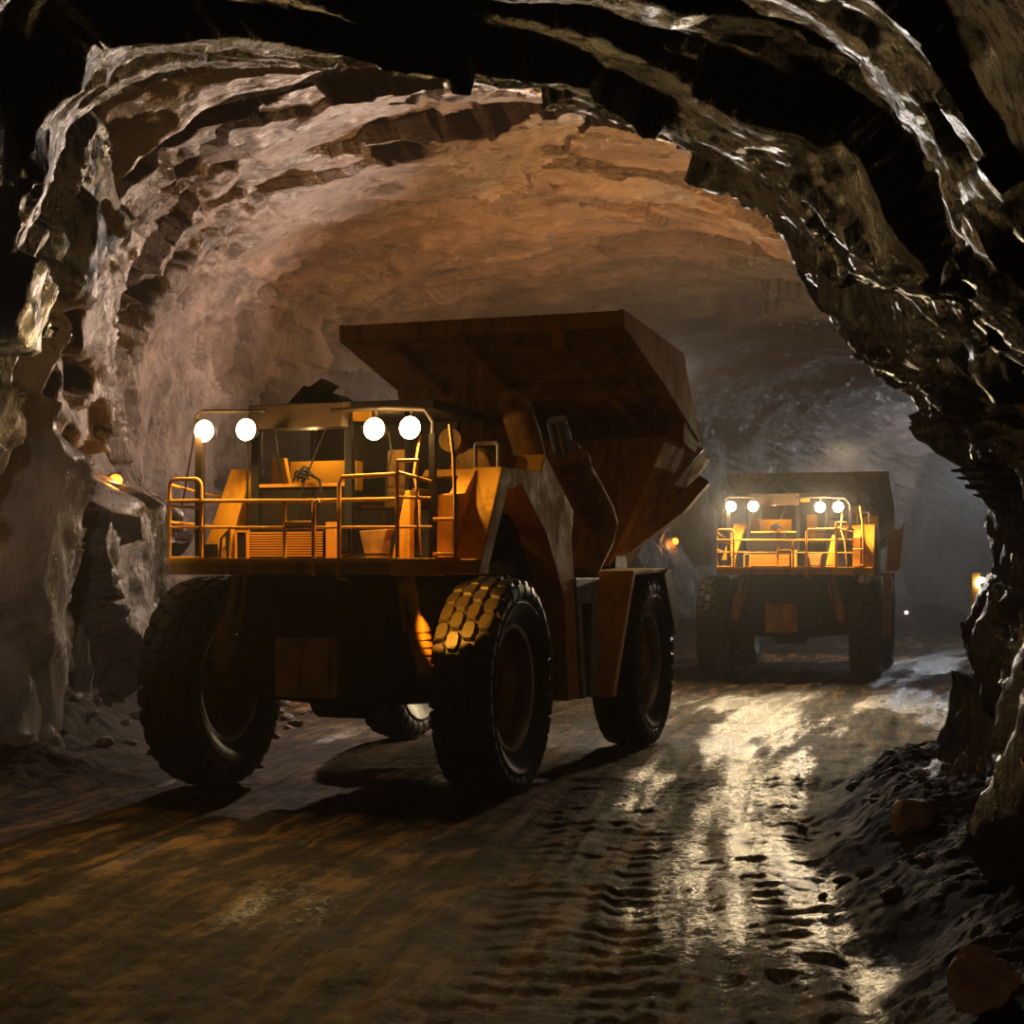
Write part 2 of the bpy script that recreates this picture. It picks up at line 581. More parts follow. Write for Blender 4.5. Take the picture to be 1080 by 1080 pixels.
# near mouth faces take the darker rock, putting their shade into the colour
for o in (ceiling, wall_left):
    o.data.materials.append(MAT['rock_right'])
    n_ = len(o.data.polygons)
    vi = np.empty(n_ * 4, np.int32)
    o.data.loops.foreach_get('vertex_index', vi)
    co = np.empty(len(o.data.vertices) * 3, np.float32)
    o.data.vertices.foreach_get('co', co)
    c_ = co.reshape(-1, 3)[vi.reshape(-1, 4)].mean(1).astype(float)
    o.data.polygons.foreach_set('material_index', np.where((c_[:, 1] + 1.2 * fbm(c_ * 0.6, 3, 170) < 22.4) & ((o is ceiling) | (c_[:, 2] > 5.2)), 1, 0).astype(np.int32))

# ------------------------------------------------------------------ the haul road


def road_c(y):
    return 0.0045 * (y - 8) ** 2 + 0.05 * (y - 8)


fy = np.concatenate([np.arange(-4, 8, 0.3), np.arange(8, 24, 0.045), np.arange(24, 40, 0.07), np.arange(40, 62, 0.13), np.arange(62, 106, 0.4)])
lx = np.interp(fy, ky, kp[:, 10, 0]) - 1.0
rx = np.interp(fy, ky, kp[:, 0, 0]) + 1.2
NF = 300
uu = np.linspace(0, 1, NF)
X = lx[:, None] + (rx - lx)[:, None] * uu[None, :]
Y = np.broadcast_to(fy[:, None], X.shape)
U = X - road_c(Y)
pp = np.stack([U, Y, 0 * X], -1)
tracks = 0.11 * fbm(pp * np.array([1.5, 0.06, 1]), 4, 90, 0.6) + 0.02 * fbm(pp * np.array([6.0, 0.2, 1]), 3, 95)
lumps = 0.05 * fbm(pp * 1.3, 4, 97) + 0.018 * fbm(pp * 5.0, 3, 98)
Z = tracks + lumps
for u0, w0, amp, ph in ((-0.35, 0.42, 0.020, 0.0), (0.62, 0.40, 0.024, 1.1), (2.15, 0.45, 0.022, 2.0), (-3.1, 0.4, 0.014, 0.7), (3.6, 0.35, 0.012, 0.2)):
    du = U - u0 - 0.15 * np.sin(Y * 0.21 + ph)
    m_ = np.exp(-(du / w0) ** 4)
    lug = np.sin(2 * math.pi * (Y / 0.42 + 0.25 * np.abs(du)) + ph)
    Z = Z + m_ * (0.5 * amp * np.clip(lug * 1.6, -1, 1) - 0.015) * (0.4 + 0.6 * sstep(-0.3, 0.4, fbm(pp * 0.6, 2, 99)))
gravel = facets(np.stack([X, Y, 0 * X], -1) * 4.5, 121, 0.9) * 0.040 + facets(np.stack([X, Y, 0 * X], -1) * 10.0, 131, 0.9) * 0.022
dr = (rx[:, None] - 1.2) - X
dl = X - (lx[:, None] + 1.0)
berm_r = (1 - sstep(-0.3, 1.1, dr + 0.4 * fbm(pp * 0.5, 2, 101))) * (0.60 + 0.25 * fbm(pp * 0.7, 2, 102))
berm_l = (1 - sstep(-0.3, 3.2, dl + 0.8 * fbm(pp * 0.4, 2, 103))) * (1.25 + 0.5 * fbm(pp * 0.5, 3, 104)) * sstep(20, 26, Y)
Z = Z + berm_r + berm_l + gravel * np.clip(berm_r + berm_l, 0.08, 1)
wet = 0.20 + 0.85 * fbm(pp * np.array([1.0, 0.13, 1]), 4, 110, 0.6) \
    + 0.19 * np.exp(-((U - 2.0) / 1.3) ** 2) - 0.25 * (1 - sstep(-1.2, 0.3, U)) - 1.6 * np.clip(berm_r + berm_l, 0, 0.5)
wet = wet + 0.14 * sstep(24, 36, Y) - 0.9 * (tracks + lumps)
floor = grid_object('floor', np.stack([X, Y, Z], -1), floor_material(), attrs={'wet': np.clip(wet, 0, 1), 'bank': np.clip((berm_r + berm_l) * 4, 0, 1)})


def bvh_of(*obs):
    vs, ps = [], []
    for o in obs:
        n0 = len(vs)
        vs += [v.co.copy() for v in o.data.vertices]
        ps += [tuple(n0 + i for i in p.vertices) for p in o.data.polygons]
    return BVHTree.FromPolygons(vs, ps)


FLOOR_T = bvh_of(floor)
WALL_T = bvh_of(wall_left)
WALLR_T = bvh_of(wall_right)


def ground(x, y):
    h = FLOOR_T.ray_cast(Vector((x, y, 12)), Vector((0, 0, -1)))
    return h[0].z if h[0] is not None else 0.0


# ------------------------------------------------------------------ haul truck (local x to its side, y to its rear, z up; origin on the ground under the front axle)
def tyre_mb(Rt=1.5, W=0.80):
    mb = MB()
    h = W / 2
    prof = [(-h + .16, .80), (-h + .10, .92), (-h + .005, 1.10), (-h - .01, 1.14), (-h + .01, 1.19), (-h + .03, 1.30), (-h + .085, 1.37), (-h + .17, 1.415),
            (0, 1.43), (h - .17, 1.415), (h - .085, 1.37), (h - .03, 1.30), (h - .01, 1.19), (h + .01, 1.14), (h - .005, 1.10), (h - .10, .92), (h - .16, .80)]
    mb.lathe_x(prof, 72)
    rows = 30
    cols = [(-.285, .185), (-.095, .175), (.095, .175), (.285, .185)]
    for ci, (xc, bw) in enumerate(cols):
        for r_ in range(rows):
            a0 = 2 * math.pi * (r_ + (0.5 if ci % 2 else 0.0)) / rows
            la = 2 * math.pi / rows * 0.86
            hw, hl = bw / 2, la / 2
            oct_ = [(-hw, -hl * .55), (-hw * .6, -hl), (hw * .6, -hl), (hw, -hl * .55), (hw, hl * .55), (hw * .6, hl), (-hw * .6, hl), (-hw, hl * .55)]
            drop = 0.035 if abs(xc) > .2 else 0.0
            loops = []
            for rr, sc in ((1.40 - drop, 1.04), (1.47 - drop * .8, 1.0), (1.50 - drop * .8, .86)):
                loop = []
                for (ox, oa) in oct_:
                    e = 0.03 * max(0, (abs(xc + ox * sc) - .25) / .13)
                    loop.append((xc + ox * sc, (rr - e) * math.cos(a0 + oa * sc), (rr - e) * math.sin(a0 + oa * sc)))
                loops.append(loop)
            mb.loft(loops)
    for s in (-1, 1):                                               # shoulder lugs
        for r_ in range(rows):
            a0 = 2 * math.pi * (r_ + (0.0 if s < 0 else 0.5)) / rows
            hl = 2 * math.pi / rows * 0.36
            loops = []
            for (x, rr) in ((h - .11, 1.43), (h - .005, 1.385), (h + .022, 1.30), (h + .002, 1.215)):
                loops.append([(s * x, rr * math.cos(a0 - hl), rr * math.sin(a0 - hl)), (s * x, rr * math.cos(a0 + hl), rr * math.sin(a0 + hl)),
                              (s * (x - .07), (rr - .05) * math.cos(a0 + hl), (rr - .05) * math.sin(a0 + hl)), (s * (x - .07), (rr - .05) * math.cos(a0 - hl), (rr - .05) * math.sin(a0 - hl))])
            mb.loft(loops)
    return mb


def rim_mb(W=0.80):
    mb = MB()
    h = W / 2
    mb.lathe_x([(-h + .12, .86), (-h + .13, .80), (-h + .20, .77), (h - .20, .77), (h - .13, .80), (h - .12, .86), (h - .17, .84), (-h + .17, .84)], 56)
    return mb


def disc_mb(s, W=0.80):
    mb = MB()
    h = W / 2
    mb.lathe_x([(s * (h - .36), .78), (s * (h - .30), .70), (s * (h - .30), .66), (s * (h - .34), .60), (s * (h - .34), .34), (s * (h - .20), .30), (s * (h - .17), .25), (s * (h - .17), .01)], 48)
    for k in range(16):
        a0 = 2 * math.pi * k / 16
        mb.lathe_x([(s * (h - .36), .034), (s * (h - .27), .034), (s * (h - .26), .02), (s * (h - .26), .001)], 6, (0, .66 * math.cos(a0), .66 * math.sin(a0)))
    return mb


def rounded(p, q, r, flip):
    return None


def U_frame(mb, x0, x1, y, z0, z1, r=0.022, cr=0.10):
    """an upright tube hoop with rounded top corners"""
    pts = [(x0, y, z0), (x0, y, z1 - cr)]
    for k in range(1, 5):
        a = math.pi / 2 * k / 4
        pts.append((x0 + cr - cr * math.cos(a), y, z1 - cr + cr * math.sin(a)))
    pts.append((x1 - cr, y, z1))
    for k in range(1, 5):
        a = math.pi / 2 * k / 4
        pts.append((x1 - cr + cr * math.sin(a), y, z1 - cr + cr * math.cos(a)))
    pts.append((x1, y, z0))
    mb.tube(pts, r)


TYRE, RIM = tyre_mb(), rim_mb()


def make_truck(root):
    # ---- wheels
    for (x, y, s) in ((2.13, 0, 1), (-2.13, 0, -1), (2.20, 7.1, 1), (-2.20, 7.1, -1)):
        ty = TYRE.build('tire', MAT['rubber'], root, smooth=True, loc=(x, y, 1.485))
        ty.rotation_euler = (R(random.uniform(0, 12)), 0, 0)
        RIM.build('rim', MAT['steel'], ty, smooth=True)
        disc_mb(s).build('wheel_disc', MAT['hub'], ty, smooth=True)
    # ---- chassis
    c = MB()
    for s in (-1, 1):
        c.prism([(-1.0, 1.45), (-1.0, 2.85), (3.2, 2.85), (4.2, 2.3), (8.6, 2.3), (8.6, 1.75), (3.0, 1.35)], 'x', s * .72, s * 1.0)
    for y in (-.8, 1.6, 4.2, 6.2, 8.3):
        c.box(-.75, .75, y - .18, y + .18, 1.5, 2.2)
    c.prism([(-1.02, 1.55), (1.28, 1.55), (1.28, 3.0), (-1.3, 3.0), (-1.3, 2.2)], 'y', -.80, -.62)      # front plate
    c.box(-1.28, 1.28, -.62, 1.2, 2.35, 3.0)
    ch = c.build('chassis', MAT['dark'], root, 0.02)
    m = MB()
    m.box(-.62, .29, -1.05, -.60, 1.36, 2.16)
    tb = m.build('tow_box', MAT['paint_dirty'], root, 0.02)
    m = MB()
    m.box(-.52, .19, -1.07, -1.045, 1.46, 2.06)
    m.build('box_cover', MAT['paint_dirty'], tb, 0.01)
    m = MB()
    m.box(.31, .42, -1.0, -.62, 1.25, 2.2)
    m.box(-.95, .95, -.95, -.62, 2.16, 2.30)
    m.build('front_bumper', MAT['dark'], root, 0.02)
    for (yy_, nm) in ((0.0, 'front_axle'), (7.1, 'rear_axle')):
        m = MB()
        m.lathe_x([(-1.85, .20), (-1.2, .24), (-.5, .30), (-.42, .48), (.42, .48), (.5, .30), (1.2, .24), (1.85, .20)], 24, (0, yy_, 1.485), True)
        m.build(nm, MAT['dark'], root, smooth=True)
    # ---- front suspension struts
    for s in (1, -1):
        m = MB()
        m.tube([(s * 1.27, -.92, 2.98), (s * 1.38, -.92, 2.35)], .075, 16)
        m.tube([(s * 1.36, -.92, 2.45), (s * 1.38, -.92, 2.34), (s * 1.40, -.92, 2.33), (s * 1.50, -.86, 1.72)], [.09, .135, .135, .12], 18)
        for k in range(4):
            f = k / 3
            x, y, z = s * (1.405 + .05 * f), -.915 + .03 * f, 2.27 - .30 * f
            m.tube([(x, y, z + .03), (x + s * .008, y, z - .03)], .155, 18)
        m.tube([(s * 1.13, -.92, 2.98), (s * 1.22, -.90, 2.25)], .04, 10)
        m.tube([(s * 1.50, -.86, 1.75), (s * 1.72, -.3, 1.5)], .10, 10)
        m.build('suspension_strut', MAT['paint_dirty'], root, smooth=True)
    # ---- engine housing and tank
    m = MB()
    m.prism([(-1.0, 3.0), (-.6, 3.2), (.2, 3.9), (2.6, 3.9), (3.6, 3.3), (3.6, 1.7), (1.75, 1.7), (1.6, 2.9)], 'x', -1.35, 1.62)
    m.box(1.60, 1.68, 1.75, 3.1, 1.9, 3.6)
    m.build('engine_housing', MAT['dark'], root, 0.03)
    m = MB()
    m.lathe_x([(1.2, .05), (1.2, .58), (1.26, .62), (2.06, .62), (2.12, .58), (2.12, .05)], 28, (0, 4.3, 1.75), True)
    m.build('hydraulic_tank', MAT['dark'], root, smooth=True)
    # ---- deck
    m = MB()
    m.box(-1.91, 1.86, -1.60, 1.7, 3.0, 3.17)
    dk = m.build('deck', MAT['paint_dirty'], root, 0.012)
    m = MB()
    m.box(-1.93, 1.30, -1.63, -1.57, 3.15, 3.215)
    m.box(-1.93, -1.87, -1.6, 1.7, 3.15, 3.215)
    m.build('toe_board', MAT['paint'], dk, 0.008)
    m = MB()
    m.box(1.32, 1.88, -1.68, -1.2, 2.985, 3.21)
    m.build('step_box', MAT['paint'], dk, 0.015)
    # ---- railings
    YR = -1.58
    m = MB()
    m.tube([(-1.91, YR, 3.98), (.23, YR, 3.955), (1.38, YR, 3.96)], .026)
    m.tube([(-1.91, YR, 3.63), (.23, YR, 3.61), (1.86, YR, 3.60)], .018)
    m.tube([(-1.01, YR, 3.2), (-1.01, YR, 3.62)], .016)
    m.tube([(-.20, YR, 3.2), (-.20, YR, 3.90), (-.17, YR, 3.96)], .024)
    m.tube([(.23, YR - .03, 2.98), (.23, YR - .03, 3.93), (.31, YR - .03, 3.96)], .03)
    m.tube([(-.2, YR, 3.68), (.23, YR, 3.68)], .016)
    m.build('front_railing', MAT['rail'], root, smooth=True)
    m = MB()
    U_frame(m, -1.91, -1.43, YR, 3.2, 4.27, .026)
    m.tube([(-1.91, YR, 3.92), (-1.43, YR, 3.88)], .02)
    m.tube([(-1.91, YR, 3.22), (-1.43, YR, 3.22)], .022)
    m.tube([(-1.91, YR, 4.2), (-1.91, -.3, 4.1), (-1.91, 1.2, 4.1), (-1.91, 1.2, 3.2)], .02)
    m.tube([(-1.91, YR, 3.7), (-1.91, 1.2, 3.65)], .018)
    m.build('side_gate', MAT['rail'], root, smooth=True)
    m = MB()
    m.tube([(.59, YR - .03, 2.94), (.59, YR - .03, 4.18), (.64, YR - .03, 4.25), (1.38, YR - .03, 4.27)], .03)
    m.tube([(.59, YR - .03, 2.945), (.70, YR - .03, 2.935)], .02)
    m.box(.62, 1.34, YR - .02, YR + .02, 3.24, 3.27)
    m.build('stair_railing', MAT['rail'], root, smooth=True)
    m = MB()
    m.tube([(1.40, YR - .03, 3.2), (1.40, YR - .03, 4.44)], .03)
    m.tube([(1.40, YR - .03, 4.44), (1.69, YR - .03, 4.44)], .022)
    m.tube([(1.40, YR - .03, 4.30), (1.86, YR - .03, 4.17)], .022)
    m.tube([(1.69, YR - .03, 4.42), (1.66, YR - .03, 3.9), (1.70, YR - .03, 3.26)], .014)
    m.tube([(1.55, -1.2, 4.8), (1.50, -1.3, 4.3), (1.62, -1.4, 3.9), (1.70, YR, 3.26)], .018)
    m.tube([(1.40, YR - .03, 3.98), (1.86, YR - .03, 3.96)], .02)
    m.build('ladder_gate', MAT['rail'], root, smooth=True)
    m = MB()
    m.tube([(2.04, -1.42, 4.9), (2.10, -1.45, 4.5), (2.13, -1.48, 4.0), (2.13, -1.48, 3.22)], .026)
    for z in (3.26, 3.70):
        m.tube([(1.84, -1.48, z), (2.13, -1.48, z)], .022)
    m.box(1.84, 2.15, -1.5, -1.3, 3.16, 3.22)
    m.build('side_handrail', MAT['rail'], root, smooth=True)
    # ---- lamp posts and bars
    m = MB()
    m.box(-1.66, -1.56, -1.35, -1.25, 3.17, 4.85)
    m.tube([(-1.72, -1.22, 4.95), (-1.70, -1.22, 5.16), (-1.60, -1.22, 5.20), (-.70, -1.15, 5.18)], .03)
    m.tube([(-1.95, -1.2, 3.9), (-1.72, -1.22, 5.0)], .014)
    m.tube([(-.92, -1.22, 5.18), (-.92, -1.22, 4.95)], .025)
    m.tube([(-1.12, -.9, 3.17), (-1.0, -1.1, 4.9)], .016)
    m.build('lamp_bar', MAT['dark'], root, smooth=True)
    m = MB()
    m.box(1.72, 1.80, -1.34, -1.26, 3.17, 4.80)
    m.tube([(.26, -1.15, 5.16), (1.1, -1.22, 5.16), (1.62, -1.22, 5.12), (1.76, -1.28, 4.95), (1.76, -1.3, 4.7)], .03)
    m.tube([(1.08, -1.15, 4.85), (1.12, -1.15, 4.6), (1.05, -1.12, 4.3), (1.02, -1.1, 4.0)], .016)
    m.tube([(.94, -1.22, 5.16), (.94, -1.22, 4.9)], .025)
    m.tube([(1.44, -1.22, 5.14), (1.44, -1.22, 4.9)], .025)
    m.build('lamp_bar', MAT['dark'], root, smooth=True)
    for x in (-1.55, -.92, .94, 1.44):
        z = 4.93 if x < 0 else 4.885
        m = MB()
        m.lathe_y([(.16, .05), (.12, .11), (0, .145), (-.03, .15), (-.045, .15)], 24, (x, -1.25, z))
        hl = m.build('headlight', MAT['dark'], root, smooth=True)
        m = MB()
        m.lathe_y([(-.046, .145), (-.075, .12), (-.092, .07), (-.097, .005)], 24, (x, -1.25, z))
        m.build('lens', MAT['lens'], hl, smooth=True)
    # ---- cab
    cab = MB()
    cab.box(-1.17, 1.15, 1.2, 1.3, 3.17, 5.25)                      # rear wall
    cab.box(-1.17, -1.07, -.55, 1.2, 3.17, 4.2)
    cab.box(1.05, 1.15, -.45, 1.2, 3.17, 3.6)
    cab.box(-1.10, .26, -.60, -.52, 3.17, 4.20)                     # front lower panel
    cab.box(.26, 1.12, -.50, -.42, 3.17, 3.62)
    cab.build('cab', MAT['dark'], root, 0.012)
    m = MB()
    m.box(-1.20, 1.50, -.62, 1.35, 5.20, 5.33)
    rf = m.build('cab_roof', MAT['dark'], root, 0.02)
    m = MB()
    m.prism([(-.95, 4.97), (-.85, 5.30), (-.55, 5.34), (-.55, 4.97)], 'x', -1.12, .30)
    m.build('visor', MAT['visor'], rf, 0.012)
    m = MB()
    m.box(.34, .60, -.66, -.60, 5.06, 5.20)
    m.build('roof_panel', MAT['paint'], rf, 0.01)
    m = MB()
    m.prism([(-.7, 5.33), (-.5, 5.33), (-.15, 5.62), (-.35, 5.72), (-.62, 5.55)], 'y', -.2, 0.0)
    m.prism([(-1.05, 5.33), (.0, 5.33), (-.25, 5.52), (-.72, 5.66)], 'y', .0, .5)
    m.build('roof_hump', MAT['dark'], rf, 0.02)
    m = MB()
    m.prism([(-1.20, 3.17), (-1.08, 3.17), (-1.06, 5.2), (-1.18, 5.2)], 'y', -.66, -.54)
    m.build('cab_pillar', MAT['black'], root, 0.01)
    for bx in ((.22, .33, -.66, -.54, 3.6, 5.2), (1.05, 1.13, -.55, -.45, 3.6, 5.2), (-1.15, -1.07, 1.1, 1.2, 3.6, 5.2)):
        m = MB()
        m.box(*bx)
        m.build('cab_pillar', MAT['black'], root, 0.01)
    m = MB()
    m.box(-1.08, .24, -.64, -.56, 4.19, 4.24)
    m.build('window_ledge', MAT['rail'], root, 0.01)
    for (x0, x1, y, z0, z1) in ((-1.07, .22, -.60, 4.22, 4.98), (.33, 1.06, -.50, 3.62, 5.2)):
        m = MB()
        m.box(x0, x1, y - .004, y + .004, z0, z1)
        w = m.build('windshield', MAT['glass'], root)
    m = MB()
    m.tube([(-.05, -.68, 4.96), (-.35, -.72, 4.25), (-.50, -.72, 3.6)], .012, 6)
    m.tube([(-.83, -.66, 4.96), (-.72, -.66, 4.25)], .02, 6)
    for k in range(14):
        a = k * 2.4
        x, z = -.36 + .12 * math.cos(a) * (k / 14), 4.36 + .10 * math.sin(a) * (k / 14)
        m.tube([(x - .06, -.72, z - .04), (x, -.76, z + .03), (x + .05, -.72, z)], .018, 6)
    m.tube([(-.28, -.70, 4.36), (-.12, -.72, 4.28), (-.10, -.7, 4.1)], .02, 6)
    m.build('wiper', MAT['black'], root, smooth=True)
    m = MB()
    m.box(-1.0, .0, .15, .45, 4.18, 4.60)
    m.build('dash_console', MAT['paint'], root, 0.015)
    m = MB()
    m.prism([(-1.06, 4.22), (-.78, 4.22), (-.86, 4.62), (-1.06, 4.62)], 'y', -.3, -.2)
    m.build('side_console', MAT['paint'], root, 0.01)
    m = MB()
    m.box(.42, .72, .3, .6, 4.2, 4.75)
    m.box(.42, .95, .2, .8, 3.9, 4.2)
    m.build('driver_seat', MAT['paint_dirty'], root, 0.05)
    # ---- intake panel, radiator, steps on the deck
    m = MB()
    lo = [(-2.0, -.62, 3.2), (-1.60, -.62, 3.2), (-1.60, -.25, 3.2), (-2.0, -.25, 3.2)]
    hi = [(-1.56, -.55, 4.46), (-1.22, -.55, 4.46), (-1.22, -.2, 4.46), (-1.56, -.2, 4.46)]
    m.loft([lo, hi])
    ip = m.build('intake_panel', MAT['paint'], root, 0.012)
    m = MB()
    m.box(-1.93, -1.72, -.70, -.62, 3.24, 3.42)
    m.tube([(-1.66, -.68, 3.2), (-1.62, -.70, 3.5), (-1.45, -.74, 3.64), (-1.22, -.74, 3.66)], .018)
    m.tube([(-1.40, -.9, 3.22), (-1.42, -.9, 3.58)], .03)
    m.build('hose', MAT['black'], ip, smooth=True)
    m = MB()
    m.box(-1.20, -1.04, -1.04, -.72, 3.22, 3.57)
    m.box(-1.04, .08, -.98, -.72, 3.22, 3.57)
    rd = m.build('radiator', MAT['dark'], root, 0.01)
    m = MB()
    for k in range(10):
        z = 3.245 + k * .034
        m.box(-1.02, .06, -1.02, -.975, z, z + .019)
    m.build('slat_grille', MAT['rail'], rd)
    m = MB()
    m.box(-1.22, -1.19, -1.05, -1.0, 3.2, 3.6)
    m.box(-1.05, -1.02, -1.05, -1.0, 3.2, 3.6)
    m.box(-1.22, -1.02, -1.05, -1.0, 3.57, 3.6)
    m.build('radiator_frame', MAT['rail'], rd)
    m = MB()
    m.box(.12, .26, -1.02, -.90, 3.2, 3.70)
    m.build('side_post', MAT['rail'], rd)
    m = MB()
    m.prism([(.57, 3.58), (.98, 3.60), (.93, 3.5), (.90, 3.22), (.66, 3.22)], 'y', -.95, -.70)
    m.build('step', MAT['paint_dirty'], root, 0.015)
    m = MB()
    m.prism([(1.06, 3.2), (1.32, 3.2), (1.32, 4.1), (1.25, 4.1)], 'y', -1.0, -.85)
    m.build('step_bracket', MAT['paint'], root, 0.01)
    # ---- right fender arch
    prof = [(-1.36, 3.0), (-.44, 4.42), (1.22, 4.46), (1.40, 4.72), (2.82, 3.95), (2.72, 3.55), (3.12, 1.12), (2.52, 1.12), (2.36, 2.6), (1.45, 3.58), (.32, 4.22), (-.22, 4.12), (-1.02, 3.0)]
    m = MB()
    m.prism(prof, 'x', 1.98, 2.40)
    fa = m.build('fender_arch', MAT['paint'], root, 0.02)
    m = MB()
    m.prism([(-1.34, 3.22), (-1.32, 4.02), (-.90, 4.06), (-.47, 4.39), (-.40, 4.30), (-1.2, 3.22)], 'x', 1.83, 2.05)
    m.prism([(-1.34, 3.0), (-1.36, 3.20), (-.9, 3.2), (-.9, 3.0)], 'x', 1.78, 2.38)
    m.prism([(-.55, 4.30), (-.44, 4.40), (1.22, 4.44), (1.22, 4.34)], 'x', 1.3, 2.0)
    m.build('fender_panel', MAT['paint'], fa, 0.015)
    m = MB()
    U_frame(m, 1.90, 2.22, -.1, 4.42, 4.76, .03, .03)
    m.build('grab_handle', MAT['grey'], fa)  # white light on the tube put into its colour
    # ---- the pale bracket and rear fender
    m = MB()
    m.prism([(2.85, 2.95), (4.12, 2.95), (4.05, 1.1), (3.62, 1.1), (3.72, 2.55), (3.15, 2.55), (3.42, 1.1), (3.2, 1.1)], 'x', 2.20, 2.42)
    m.build('step_frame', MAT['grey'], root, 0.015)
    m = MB()
    pts = [(4.15, 1.06), (5.50, 3.06), (7.95, 3.12), (8.80, 2.20)]
    inn = [(4.40, 1.06), (5.62, 2.99), (7.90, 3.05), (8.70, 2.17)]
    m.prism(pts + inn[::-1], 'x', 1.72, 2.62)
    rfn = m.build('rear_fender', MAT['paint'], root, 0.012)
    m = MB()
    m.prism([(7.95, 3.13), (8.82, 2.20), (8.45, 1.9), (8.25, 2.2), (7.6, 3.0)], 'x', 2.60, 2.64)
    m.build('fender_skirt', MAT['grey'], rfn)  # pale grey stands in for light along the fender edge
    # ---- stack, air cleaners, hoist
    m = MB()
    m.box(.41, .66, 2.9, 3.2, 3.85, 6.25)
    m.box(.66, .81, 2.95, 3.2, 3.85, 6.3)
    m.box(.36, .86, 2.85, 3.25, 3.8, 4.4)
    m.build('exhaust_stack', MAT['paint_dirty'], root, 0.02)
    m = MB()
    m.lathe_z([(3.9, .26), (4.45, .28), (4.47, .32), (4.56, .32), (4.60, .26), (4.72, .20), (4.75, .02)], 24, (1.32, 1.3, 0))
    m.lathe_y([(-.34, .02), (-.34, .22), (-.28, .27), (.3, .27), (.36, .22), (.36, .02)], 24, (1.55, 1.15, 4.52))
    m.lathe_y([(-.2, .02), (-.2, .17), (.3, .17), (.3, .02)], 20, (1.10, 1.2, 4.92))
    m.tube([(1.10, 1.2, 4.9), (1.3, 1.3, 4.7)], .1, 12)
    m.build('air_cleaner', MAT['paint_dirty'], root, smooth=True)
    m = MB()
    m.tube([(1.78, 1.5, 5.55), (1.86, 1.7, 5.40), (1.9, 2.0, 5.0), (1.95, 2.4, 4.4), (1.8, 2.9, 3.7)], [.17, .23, .24, .22, .2], 16)
    m.box(1.72, 2.0, 1.35, 1.7, 4.45, 4.7)
    m.build('hose_boot', MAT['paint_dirty'], root, smooth=True)
    m = MB()
    m.tube([(1.85, 4.05, 4.95), (1.92, 4.9, 4.45), (1.98, 5.60, 4.0)], [.27, .30, .30], 20)
    m.tube([(1.98, 5.45, 4.12), (1.98, 5.72, 3.85), (1.95, 5.65, 3.6), (1.85, 5.0, 2.95)], [.29, .31, .29, .24], 20)
    m.tube([(1.87, 4.3, 4.80), (1.88, 4.42, 4.73)], .34, 20)
    hc = m.build('hoist_cylinder', MAT['paint_dirty'], root, smooth=True)
    m = MB()
    m.tube([(1.80, 3.85, 5.45), (1.85, 4.15, 4.85)], .17, 16)
    m.build('hoist_rod', MAT['steel'], hc, smooth=True)
    # ---- dump body
    A = 2.56
    body = MB()
    top = 7.35
    side = [(5.1, 7.05), (5.1, top), (9.5, 7.2), (10.9, 5.6), (7.86, 6.43)]
    for s in (-1, 1):
        body.prism(side, 'x', s * (A - .10), s * A)
    # nose sheet, floor sheet, rim beam
    body.prism([(5.1, 7.05), (5.1, 7.33), (5.22, 7.33), (5.22, 7.14), (7.9, 6.52), (10.9, 5.7), (10.9, 5.55), (7.86, 6.43)], 'x', -A + .1, A - .1)
    bd = body.build('dump_body', MAT['paint_dirty'], root, 0.02)
    rb = MB()
    rb.prism([(7.55, 6.48), (7.60, 6.30), (7.95, 6.22), (8.0, 6.43)], 'x', -A + .05, A - .05)
    rb.build('cross_beam', MAT['paint_dirty'], bd, 0.02)
    rb = MB()
    rb.prism([(9.6, 5.95), (9.55, 5.50), (10.6, 5.38), (10.9, 5.58)], 'x', -A + .02, A - .02)
    rb.build('cross_beam', MAT['paint_dirty'], bd, 0.02)
    for x in (-1.6, -.3, 2.1):
        rb = MB()
        rb.loft([[(x - .06, 5.2, 6.93), (x + .06, 5.2, 6.93), (x + .06, 5.2, 7.06), (x - .06, 5.2, 7.06)],
                 [(x - .06, 7.6, 6.34), (x + .06, 7.6, 6.34), (x + .06, 7.6, 6.52), (x - .06, 7.6, 6.52)],
                 [(x - .06, 9.7, 5.76), (x + .06, 9.7, 5.76), (x + .06, 9.7, 5.95), (x - .06, 9.7, 5.95)]])
        rb.build('rib', MAT['paint_dirty'], bd, 0.01)
    rb = MB()
    rb.box(1.35, 1.55, 5.0, 5.3, 6.75, 7.05)
    rb.tube([(1.45, 5.2, 6.85), (1.75, 8.8, 5.85)], .06, 8)
    rb.build('stay_rod', MAT['paint_dirty'], bd)
    # belly hopper: tapers from the rear beam down to the pivot
    b4 = [(-2.35, 8.6, 5.55), (2.45, 8.6, 5.55), (2.5, 12.2, 5.35), (-2.4, 12.2, 5.35)]
    b0 = [(-1.25, 8.5, 3.15), (1.35, 8.5, 3.15), (1.35, 9.9, 3.15), (-1.25, 9.9, 3.15)]
    hp = MB()
    hp.loft([b0, b4])
    h_ = hp.build('hopper_belly', MAT['paint_dirty'], bd, 0.02)
    hp = MB()
    def fr_pt(x, tz):
        return (x * (1.35 + 1.1 * tz) / 2.45, 8.5 + .1 * tz - .02, 3.15 + 2.4 * tz)
    for x0, x1, t0, t1 in ((1.05, 1.35, .25, .92), (-1.35, -1.05, .25, .92), (-.2, .2, .25, .92)):
        p = [fr_pt(x0, t0), fr_pt(x1, t0), fr_pt(x1, t1), fr_pt(x0, t1)]
        hp.loft([p, [(q[0], q[1] - .10, q[2]) for q in p]])
    hp.build('belly_rib', MAT['paint_dirty'], h_, 0.01)
